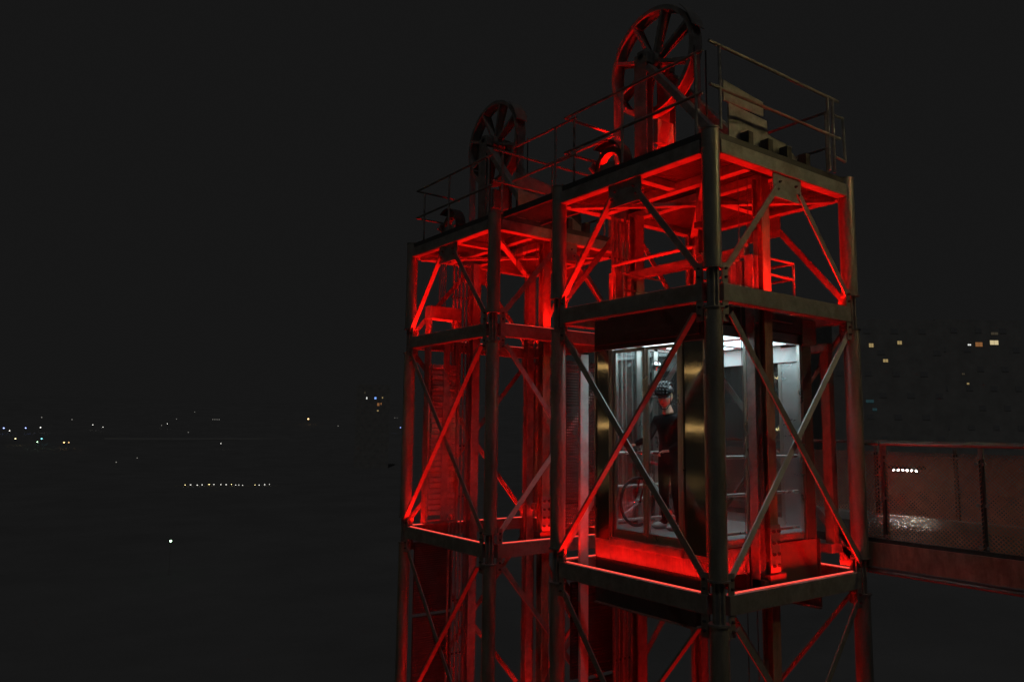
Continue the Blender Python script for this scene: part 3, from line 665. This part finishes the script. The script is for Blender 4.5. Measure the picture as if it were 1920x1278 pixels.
# ------------------------------------------------------------------ cyclist
def skin_body(name, verts, edges, radii, root, m, parent, sub=2):
    me = bpy.data.meshes.new(name); me.from_pydata(verts, edges, []); o = link(name, me, m, parent)
    md = o.modifiers.new('skin', 'SKIN'); md.use_smooth_shade = True
    sv = me.skin_vertices[0].data
    for i, r in enumerate(radii): sv[i].radius = r if isinstance(r, tuple) else (r, r); sv[i].use_root = (i == root)
    s = o.modifiers.new('sub', 'SUBSURF'); s.levels = sub; s.render_levels = sub
    return o
PX, PY = .86, 1.47
person = thing('person', 'person in a black top and glossy cycle helmet standing behind the car door, looking down', 'person', (PX, PY, CZ))
def q(a, b, c): return (PX + a, PY + b, CZ + c)
# faces roughly -x (towards the front door) turned a little to the viewer
V = [q(.03, 0, .98), q(.02, 0, 1.15), q(0, 0, 1.33), q(-.01, 0, 1.47), q(-.02, 0, 1.50),
     q(.03, .10, .92), q(.02, .12, .52), q(.05, .12, .09), q(-.10, .13, .04),
     q(.03, -.10, .92), q(.0, -.12, .52), q(.06, -.12, .09), q(-.09, -.13, .04),
     q(-.01, .19, 1.45), q(-.1, .26, 1.2), q(-.28, .36, 1.1),
     q(-.01, -.19, 1.45), q(.06, -.24, 1.17), q(-.14, -.12, 1.03)]
Ed = [(0, 1), (1, 2), (2, 3), (3, 4), (0, 5), (5, 6), (6, 7), (7, 8), (0, 9), (9, 10), (10, 11), (11, 12), (3, 13), (13, 14), (14, 15), (3, 16), (16, 17), (17, 18)]
Rd = [(.15, .17), (.13, .155), (.14, .18), (.10, .15), (.05, .07), .105, .072, .05, .045, .105, .072, .05, .045, .07, .052, .038, .07, .052, .038]
skin_body('body', V, Ed, Rd, 0, 'cloth', person)
# neck and neckline skin
hd = Vector(q(-.07, 0, 1.735))
skin_body('neck', [q(-.01, 0, 1.50), q(-.02, 0, 1.57), q(-.04, 0, 1.66)], [(0, 1), (1, 2)], [(.10, .125), (.062, .066), (.06, .06)], 0, 'skin', person)
# head: pitched forward, with nose, brow, chin and ears
def head_mesh():
    mb = MB(); n, m = 24, 18; vs = []
    for j in range(m + 1):
        t = -PI / 2 + PI * j / m
        for i in range(n):
            a = 2 * PI * i / n; c = math.cos(t); x = math.cos(a) * c; y = math.sin(a) * c; z = math.sin(t)
            fx, fy, fz = .098 * x, .075 * y, .118 * z
            if z < 0: w = 1 - .32 * (-z) ** 1.5; fy *= w; fx = fx * (1 - .12 * -z) + (-.012 * -z)
            front = max(0, -x)
            if front > .5:
                g = math.exp(-((y / .16) ** 2)); fx -= .028 * g * math.exp(-((z + .12) / .16) ** 2) * front       # nose
                fx -= .008 * g * math.exp(-((z + .46) / .09) ** 2)                                              # lips
                fx -= .012 * math.exp(-((y / .3) ** 2)) * math.exp(-((z + .8) / .15) ** 2)                      # chin
                fx += .012 * (math.exp(-(((abs(y) - .36) / .16) ** 2))) * math.exp(-((z - .1) / .12) ** 2)      # eye sockets
            vs.append((fx, fy, fz))
    fs = [(j * n + i, j * n + (i + 1) % n, (j + 1) * n + (i + 1) % n, (j + 1) * n + i) for j in range(m) for i in range(n)]
    mb.add(vs, fs)
    for s in (1, -1): mb.ball((.01, s * .076, -.005), .02, .009, .032, 10, 8)
    return mb
TILT = Matrix.Rotation(math.radians(-17), 4, 'Y') 
TURN = Matrix.Rotation(math.radians(22), 4, 'Z')
def headpart(name, mb, m, parent, smooth=True):
    me = mb.mesh(name); me.transform(TURN @ TILT @ Matrix.Scale(1.14, 4)); me.materials.append(M[m])
    o = bpy.data.objects.new(name, me); COL.objects.link(o); o.parent = parent; o.location = hd - wloc(parent)
    for p in me.polygons: p.use_smooth = smooth
    return o
head = headpart('head', head_mesh(), 'skin', person)
headpart('eye', MB().ball((-.084, .028, .01), .006, .011, .004, 10, 6), 'dark', head); headpart('eye', MB().ball((-.084, -.028, .01), .006, .011, .004, 10, 6), 'dark', head)
headpart('mouth', MB().ball((-.092, 0, -.055), .008, .022, .004, 10, 6), 'bike_red', head)
headpart('hair', MB().ball((.05, 0, .0), .07, .078, .085, 16, 10).ball((.105, 0, -.03), .04, .045, .05, 12, 8), 'hair', person)
hm = MB().ball((.01, 0, .06), .137, .1, .122, 24, 12, -.02, PI / 2)
headpart('helmet', hm, 'helmet', person)
for k in (-2, -1, 0, 1, 2):
    y = k * .034; rb = MB()
    pts = [(.005 + .15 * math.cos(t) * math.sqrt(max(0, 1 - (y / .11) ** 2)), y * (1 + .1 * math.sin(t)), .06 + .128 * math.sin(t) * math.sqrt(max(0.1, 1 - (y / .12) ** 2))) for t in [i * PI / 10 for i in range(11)]]
    rb.path(pts, .011, 8); headpart('helmet_rib', rb, 'helmet', person)
for k in range(-2, 2):
    for t in (.55, 1.1, 1.75, 2.4):
        y = (k + .5) * .034; headpart('vent', MB().ball((.01 + .138 * math.cos(t), y, .06 + .121 * math.sin(t) * (1 - y * y * 40)), .026, .009, .02, 8, 6), 'rubber', person)
headpart('visor', MB().lathe((-.0, 0, .045), (0, 0, 1), [(.12, -.005), (.165, -.012), (.165, -.007), (.12, .003)], 14, PI * .5 - .75, PI * .5 + .75), 'helmet', person)
headpart('strap', MB().path([(-.0, .079, .04), (-.02, .07, -.06), (-.06, .035, -.118), (-.07, 0, -.125), (-.06, -.035, -.118), (-.02, -.07, -.06), (.0, -.079, .04)], .006, 6), 'rubber', person)
# hands: palm and five bent fingers each
def hand(name, wrist, dirv, side):
    mb = MB(); w = Vector(wrist); d = Vector(dirv).normalized(); s = d.cross(Vector((0, 0, 1))).normalized() * side; dn = Vector((0, 0, -1))
    mb.bar(w, w + d * .085, .075, .028)
    for k, ln in enumerate((.055, .07, .075, .068)):
        b = w + d * .08 + s * (-.03 + k * .02); c = b + d * ln * .45 + dn * .008; e = c + d * ln * .3 + dn * .025; g = e - d * .012 + dn * .02
        mb.path([b, c, e, g], .0088, 8)
        for p in (b, c, e, g): mb.ball(p, .009, .009, .009, 8, 6)
    t = w + d * .02 - s * .036; mb.path([t, t - s * .022 + d * .03, t - s * .012 + d * .055 + dn * .02], .0105, 8)
    return put(name, mb, 'skin', person, smooth=True)
hand('hand', q(-.28, .36, 1.1), (-.7, .25, -.1), 1); hand('hand', q(-.14, -.12, 1.03), (-.6, .5, -.1), -1)
for s in (.13, -.125): put('shoe', MB().ball((PX - .05, PY + s, CZ + .045), .15, .055, .05, 16, 10), 'shoe', person, smooth=True)

# ------------------------------------------------------------------ bicycle
BX, BY = .70, 1.90
bk = thing('bicycle', 'red and white road bicycle standing in the lift car, front wheel towards the door', 'bicycle', (BX + .5, BY, CZ))
WR = .335
def wheel_b(x):
    w = put('wheel', MB().lathe((x, BY, CZ + WR), (0, 1, 0), [(.30, -.011), (.318, -.012), (.318, .012), (.30, .011)], 40), 'rubber', bk, smooth=True)
    tb = MB(); R, r = WR - .014, .016
    tb.lathe((x, BY, CZ + WR), (0, 1, 0), [(R + r * math.cos(t), r * math.sin(t)) for t in [i * PI / 4 for i in range(8)]], 48)
    put('tyre', tb, 'rubber', w, smooth=True)
    spk = MB()
    for i in range(24):
        a = i * PI / 12; s = .03 if i % 2 else -.03; spk.tube((x + .018 * math.cos(a + .5), BY + s, CZ + WR + .018 * math.sin(a + .5)), (x + .3 * math.cos(a), BY, CZ + WR + .3 * math.sin(a)), .0016, 4)
    put('spokes', spk, 'bike_metal', w, kind='stuff'); put('hub', MB().tube((x, BY - .05, CZ + WR), (x, BY + .05, CZ + WR), .02, 12), 'bike_metal', w, smooth=True)
wheel_b(BX); wheel_b(BX + .99)
def bp(x, z, y=0): return (BX + x, BY + y, CZ + z)
def bt(name, pts, r, m): return put(name, MB().path(pts, r, 12), m, bk, smooth=True)
fk = MB()
for s in (-.05, .05): fk.path([bp(0, WR, s), bp(.07, .55, s), bp(.12, .72, s * .9)], .013, 10)
fk.tube(bp(.12, .72, -.06), bp(.12, .72, .06), .024, 12); put('fork', fk, 'bike_red', bk, smooth=True)
bt('head_tube', [bp(.12, .72), bp(.17, .90)], .024, 'bike_red'); bt('down_tube', [bp(.135, .76), bp(.56, .28)], .024, 'bike_white'); bt('top_tube', [bp(.165, .87), bp(.68, .78)], .017, 'bike_red')
bt('seat_tube', [bp(.56, .28), bp(.70, .86)], .017, 'bike_red'); bt('seat_post', [bp(.70, .86), bp(.735, 1.0)], .013, 'bike_metal')
put('saddle', MB().ball(bp(.76, 1.02), .13, .06, .028, 16, 8), 'rubber', bk, smooth=True)
st = MB()
for s in (-.05, .05): st.path([bp(.56, .28, s * .4), bp(.99, WR, s)], .009, 8); st.path([bp(.69, .8, s * .3), bp(.99, WR, s)], .008, 8)
put('rear_stays', st, 'bike_red', bk, smooth=True)
bt('stem', [bp(.17, .90), bp(.18, .96), bp(.10, 1.0)], .015, 'bike_metal')
hb = put('handlebar', MB().path([bp(.14, .99, -.3), bp(.10, 1.0, -.08), bp(.10, 1.0, .08), bp(.14, .99, .3)], .013, 10), 'bike_metal', bk, smooth=True)
for s in (-1, 1): put('grip', MB().tube(bp(.14, .99, s * .3), bp(.125, .993, s * .19), .018, 10), 'rubber', hb, smooth=True); put('brake_lever', MB().path([bp(.11, .995, s * .17), bp(.03, .97, s * .2), bp(.02, .95, s * .28)], .006, 6), 'bike_metal', hb, smooth=True)
bell = put('bell', MB().ball(bp(.10, 1.03, -.06), .025, .025, .02, 12, 8), 'bike_metal', hb, smooth=True)
cr = put('crank', MB().lathe(bp(.56, .28, -.05), (0, 1, 0), [(.02, -.003), (.09, -.003), (.09, .003), (.02, .003)], 28).bar(bp(.56, .28, -.07), bp(.66, .15, -.07), .012, .02).bar(bp(.56, .28, .07), bp(.46, .41, .07), .012, .02), 'bike_metal', bk)
put('pedal', MB().box(bp(.62, .135, -.17), bp(.71, .16, -.08)), 'rubber', cr); put('pedal', MB().box(bp(.41, .395, .08), bp(.5, .42, .17)), 'rubber', cr)

# ------------------------------------------------------------------ far lights and buildings
def far_lamp(x, y, z, kind, label, group, r=.3, name='far_lamp', pole=6.):
    T = thing(name, label, 'lamp', (x, y, z - pole), group)
    put('pole', MB().tube((x, y, z - pole), (x, y, z - .1), .05, 6), 'plaster', T)
    put('lamp_glass', MB().ball((x, y, z), r, r, r * .8, 8, 6), 'l_' + kind, T)
def gz(x, y): return GZ + hill(x, y)
FAR = [
 (29.6, 769.6, -2.0, 'blue', 'leftmost blue lamp on the far shore', .55), (32.8, 749.4, -4.0, 'white', 'faint white lamp just right of the leftmost blue one', .4),
 (45.3, 770.7, -1.8, 'blue', 'second blue lamp from the left on the far shore', .5), (56.6, 775.9, -1.2, 'white', 'white lamp right of the two blue ones at the left', .5),
 (33.7, 687.2, -9.5, 'yellow', 'yellowish lamp low at the left edge of the town', .45), (46.1, 662.2, -11.5, 'green', 'small green lamp left of the lit green patch', .35),
 (50.8, 688., -9.5, 'cyan', 'cyan lamp above and left of the lit green patch', .5), (63.0, 658.7, -11.8, 'amber', 'amber lamp right of the lit green patch', .5),
 (66.0, 657.2, -11.8, 'amber', 'smaller amber lamp beside the amber one by the green patch', .3),
 (99.7, 797.4, 1.6, 'white', 'white lamp, left of the pair in the dark left middle of the town', .35), (105.8, 780.4, -.2, 'white', 'white lamp, right of the pair in the dark left middle of the town', .3),
 (63.8, 861.6, 8.2, 'dim', 'dim lamp high on the slope above the left lamps', .5), (87.8, 845.2, 6.5, 'dim', 'dim lamp on the slope above the amber lamp', .5),
 (166.2, 806.2, 3.6, 'white', 'white lamp above the left end of the faint quay line', .35), (157.9, 791.6, 1.9, 'dim', 'dim lamp left of the white one above the quay line', .4),
 (184., 849.4, 8.8, 'dim', 'dim lamp on the slope right of the white one above the quay line', .4), (218.8, 919.2, 17.7, 'dim', 'dim lamp highest on the slope above the row of four', .4), (168.1, 729.9, -4.1, 'dim', 'dim lamp low between the slope and the quay line', .4),
 (170.8, 634.1, -12.1, 'white', 'slanting white light below the row of four dim lamps', .3),
 (320.4, 830.6, 11.2, 'amber', 'single amber lamp alone in the dark left of the towers', .9), (325., 757.4, 3.7, 'dim', 'tall thin dim light right of the lone amber lamp', .45),
 (365.5, 738.4, 3.7, 'white', 'small white lamp low between the far block and the rear tower', .3), (380.4, 721.7, 2.8, 'blue', 'small blue lamp just left of the rear tower', .4),
 (27.1, 145.3, -19.1, 'green', 'single pale green lamp low in the dark foreground left of the towers', .2),
 (69.8, 473.9, -19.0, 'dim', 'dim lamp just below the faint quay line, left one', .3), (88.7, 519.4, -18.5, 'dim', 'dim lamp just below the faint quay line, right one', .3)]
for x, y, z, k, lb, r in FAR: far_lamp(x, y, z, k, lb, None, r, pole=max(3, z - gz(x, y) + .5))
for i, (x, y) in enumerate(((218.6, 840.9), (220.6, 840.4), (223.2, 841.7), (225.2, 841.2))): far_lamp(x, y, 8.9, 'dim', ('leftmost', 'second', 'third', 'rightmost')[i] + ' dim lamp in the row of four on the dark slope', 'row of four dim lamps on the slope', .45)
for i, (x, y) in enumerate(((421., 813.3), (423.8, 811.9))): far_lamp(x, y, 14.3, 'dim', ('left', 'right')[i] + ' dim lamp of the close pair left of the rear tower', 'pair of dim lamps by the rear tower', .4)
ORD = ['first', 'second', 'third', 'fourth', 'fifth', 'sixth', 'seventh', 'eighth', 'ninth', 'tenth', 'eleventh', 'twelfth', 'thirteenth', 'fourteenth', 'fifteenth', 'last']
for i, px in enumerate(((77.8, 350.3), (79.8, 349.3), (82.3, 348.), (84.1, 347.1), (86.7, 345.8), (88.5, 344.9), (91.1, 343.6), (93.1, 342.6), (95.1, 341.6), (96.7, 340.8), (97.9, 340.2), (99.3, 339.4), (104., 337.1), (105.6, 336.3), (107.7, 335.3), (109.5, 334.3))):
    z = GZ + .8 + random.uniform(-.1, .25)
    T = thing('quay_lamp', ORD[i] + ' low lamp from the left in the broken row along the dark quay path', 'lamp', (px[0], px[1], GZ + .75), 'low lamps along the quay path')
    put('lamp_glass', MB().ball((px[0], px[1], z + .35), random.choice((.13, .17, .24, .3)), .14, .1, 8, 6), 'l_white' if i % 4 else 'l_yellow', T); put('post', MB().tube((px[0], px[1], GZ + .75), (px[0], px[1], z + .3), .05, 6), 'pole', T)
# lit green patch: small floodlit pitch mast
T = thing('floodlit_sign', 'small floodlit white and green sign panel among the left town lights', 'sign', (61.3, 723, -19))
put('mast', MB().tube((61.3, 723, -21), (61.3, 723, -13.5), .15, 6), 'dark', T)
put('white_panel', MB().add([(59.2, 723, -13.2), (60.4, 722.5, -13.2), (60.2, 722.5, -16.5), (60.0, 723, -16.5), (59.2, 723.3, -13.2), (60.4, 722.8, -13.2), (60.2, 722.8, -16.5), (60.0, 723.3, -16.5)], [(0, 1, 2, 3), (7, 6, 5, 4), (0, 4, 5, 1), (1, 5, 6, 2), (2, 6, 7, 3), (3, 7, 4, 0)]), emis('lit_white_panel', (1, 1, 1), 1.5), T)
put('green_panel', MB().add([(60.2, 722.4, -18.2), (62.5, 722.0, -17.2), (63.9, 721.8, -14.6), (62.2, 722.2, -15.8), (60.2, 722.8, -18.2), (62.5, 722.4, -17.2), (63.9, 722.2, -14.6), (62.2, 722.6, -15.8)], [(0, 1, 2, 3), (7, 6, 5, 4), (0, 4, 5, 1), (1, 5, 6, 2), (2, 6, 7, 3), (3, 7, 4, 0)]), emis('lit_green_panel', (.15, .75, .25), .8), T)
# quay wall; its faint lamp light is put into the pale colour
qw = MB().bar((96, 700, -9.5), (262, 712, -9.5), .8, 1.4); tag(put('quay_wall', qw, 'pale'), 'long thin quay wall with faint light put into its pale colour in the far left dark', 'wall')
def block(name, label, centre, along, width, depth, z0, z1, floors, cols, lit, skip=None):
    """flats: one face towards the viewer; lit = {(floor, col): material}"""
    c = Vector((centre[0], centre[1], 0)); a = Vector((along[0], along[1], 0)).normalized(); n = Vector((a.y, -a.x, 0))
    if n.dot(Vector((-6.9, -5.5, 0)) - c) < 0: n = -n
    T = thing(name, label, 'building', (centre[0], centre[1], z0))
    def P(t, o, z): v = c + a * t + n * o; return (v.x, v.y, z)
    def slab_(nm, t0, t1, o0, o1, za, zb, m, par):
        return put(nm, MB().add([P(t0, o0, za), P(t1, o0, za), P(t1, o1, za), P(t0, o1, za), P(t0, o0, zb), P(t1, o0, zb), P(t1, o1, zb), P(t0, o1, zb)], [(3, 2, 1, 0), (4, 5, 6, 7), (0, 1, 5, 4), (1, 2, 6, 5), (2, 3, 7, 6), (3, 0, 4, 7)]), m, par)
    slab_('wall', -width / 2, width / 2, -depth, 0, z0, z1, 'plaster', T); slab_('roof', -width / 2, width / 2, -depth, 0, z1, z1 + .4, 'plaster', T)
    fh = (z1 - z0) / floors; cwid = width / cols
    for fl in range(floors):
        for co in range(cols):
            k = lit.get((fl, co))
            if k is None and (fl * 7 + co * 3) % 2: continue
            t = -width / 2 + (co + .5) * cwid; w = cwid * .28; zc = z0 + (fl + .55) * fh
            if isinstance(k, tuple): t, zc, w, h, k = k[0], k[1], k[2], k[3], k[4]
            else: h = .55
            fr = slab_('window', t - w, t + w, .003, .05, zc - h, zc + h, 'plaster', T)
            slab_('pane', t - w * .86, t - .03, .052, .07, zc - h * .85, zc + h * .85, k or 'pane_dark', fr); slab_('pane', t + .03, t + w * .86, .052, .07, zc - h * .85, zc + h * .85, k or 'pane_dark', fr)
    return T
# right-hand flats, face perpendicular to the view
def tt(c, x, y, a): v = Vector((x - c[0], y - c[1], 0)); a = Vector((*a, 0)).normalized(); return v.dot(a)
aR = (.805, -.59)
cA = (141, 70.5)
block('apartment_block', 'dark block of flats with three lit windows, right of the towers', cA, aR, 22, 12, -14, 24, 9, 8,
      {(7, 0): (tt(cA, 138.4, 72.6, aR), 19.2, .5, .45, 'w_warm'), (7, 5): (tt(cA, 142.9, 69.2, aR), 19.8, .5, .4, 'w_warm'), (6, 3): (tt(cA, 140.8, 71.3, aR), 16.2, .55, .35, 'w_warm'),
       (4, 0): (tt(cA, 139.1, 73.8, aR) - .6, 8.2, .9, .35, 'w_cyan'), (4, 1): (tt(cA, 139.1, 73.8, aR) + .3, 6.6, .5, .3, 'w_cyan')})
cB = (156, 60)
block('apartment_block', 'dark block of flats at the right edge with bright yellow windows high up', cB, aR, 17, 12, -14, 24.2, 10, 7,
      {(7, 1): (tt(cB, 154.5, 60.8, aR) - .3, 19.6, .35, .16, 'w_white'), (7, 2): (tt(cB, 155.7, 59.9, aR) + .1, 19.7, .8, .5, 'w_orange'), (7, 4): (tt(cB, 158.2, 58., aR), 20.1, .95, .5, 'w_bright'),
       (8, 4): (tt(cB, 158.2, 57.7, aR), 21.9, .8, .3, 'w_dim'), (5, 1): (tt(cB, 153.4, 62.4, aR), 13.8, .3, .2, 'w_dim'), (5, 2): (tt(cB, 154.2, 62.1, aR), 11.9, .25, .2, 'w_warm')})
aL = (.9, -.438)
cL = (216, 452)
block('apartment_block', 'far tall block with a few tiny blue and amber windows, left of the rear tower', cL, aL, 22, 14, -27, 30, 14, 8,
      {(11, 1): (-5.5, 24.8, .4, .8, 'w_dim'), (11, 2): (-4.2, 21.3, .4, .8, 'w_white'), (11, 4): (1.4, 21.4, .7, .8, emis('blue_lit_window', (.2, .4, 1), 1.2)), (10, 4): (3.4, 17.3, .8, 1.1, 'w_orange'),
       (10, 5): (5.2, 17.8, .4, .8, 'w_orange'), (11, 6): (6.0, 21.8, .4, .6, 'w_warm'), (9, 4): (3.2, 13.2, .6, .5, 'w_warm')})
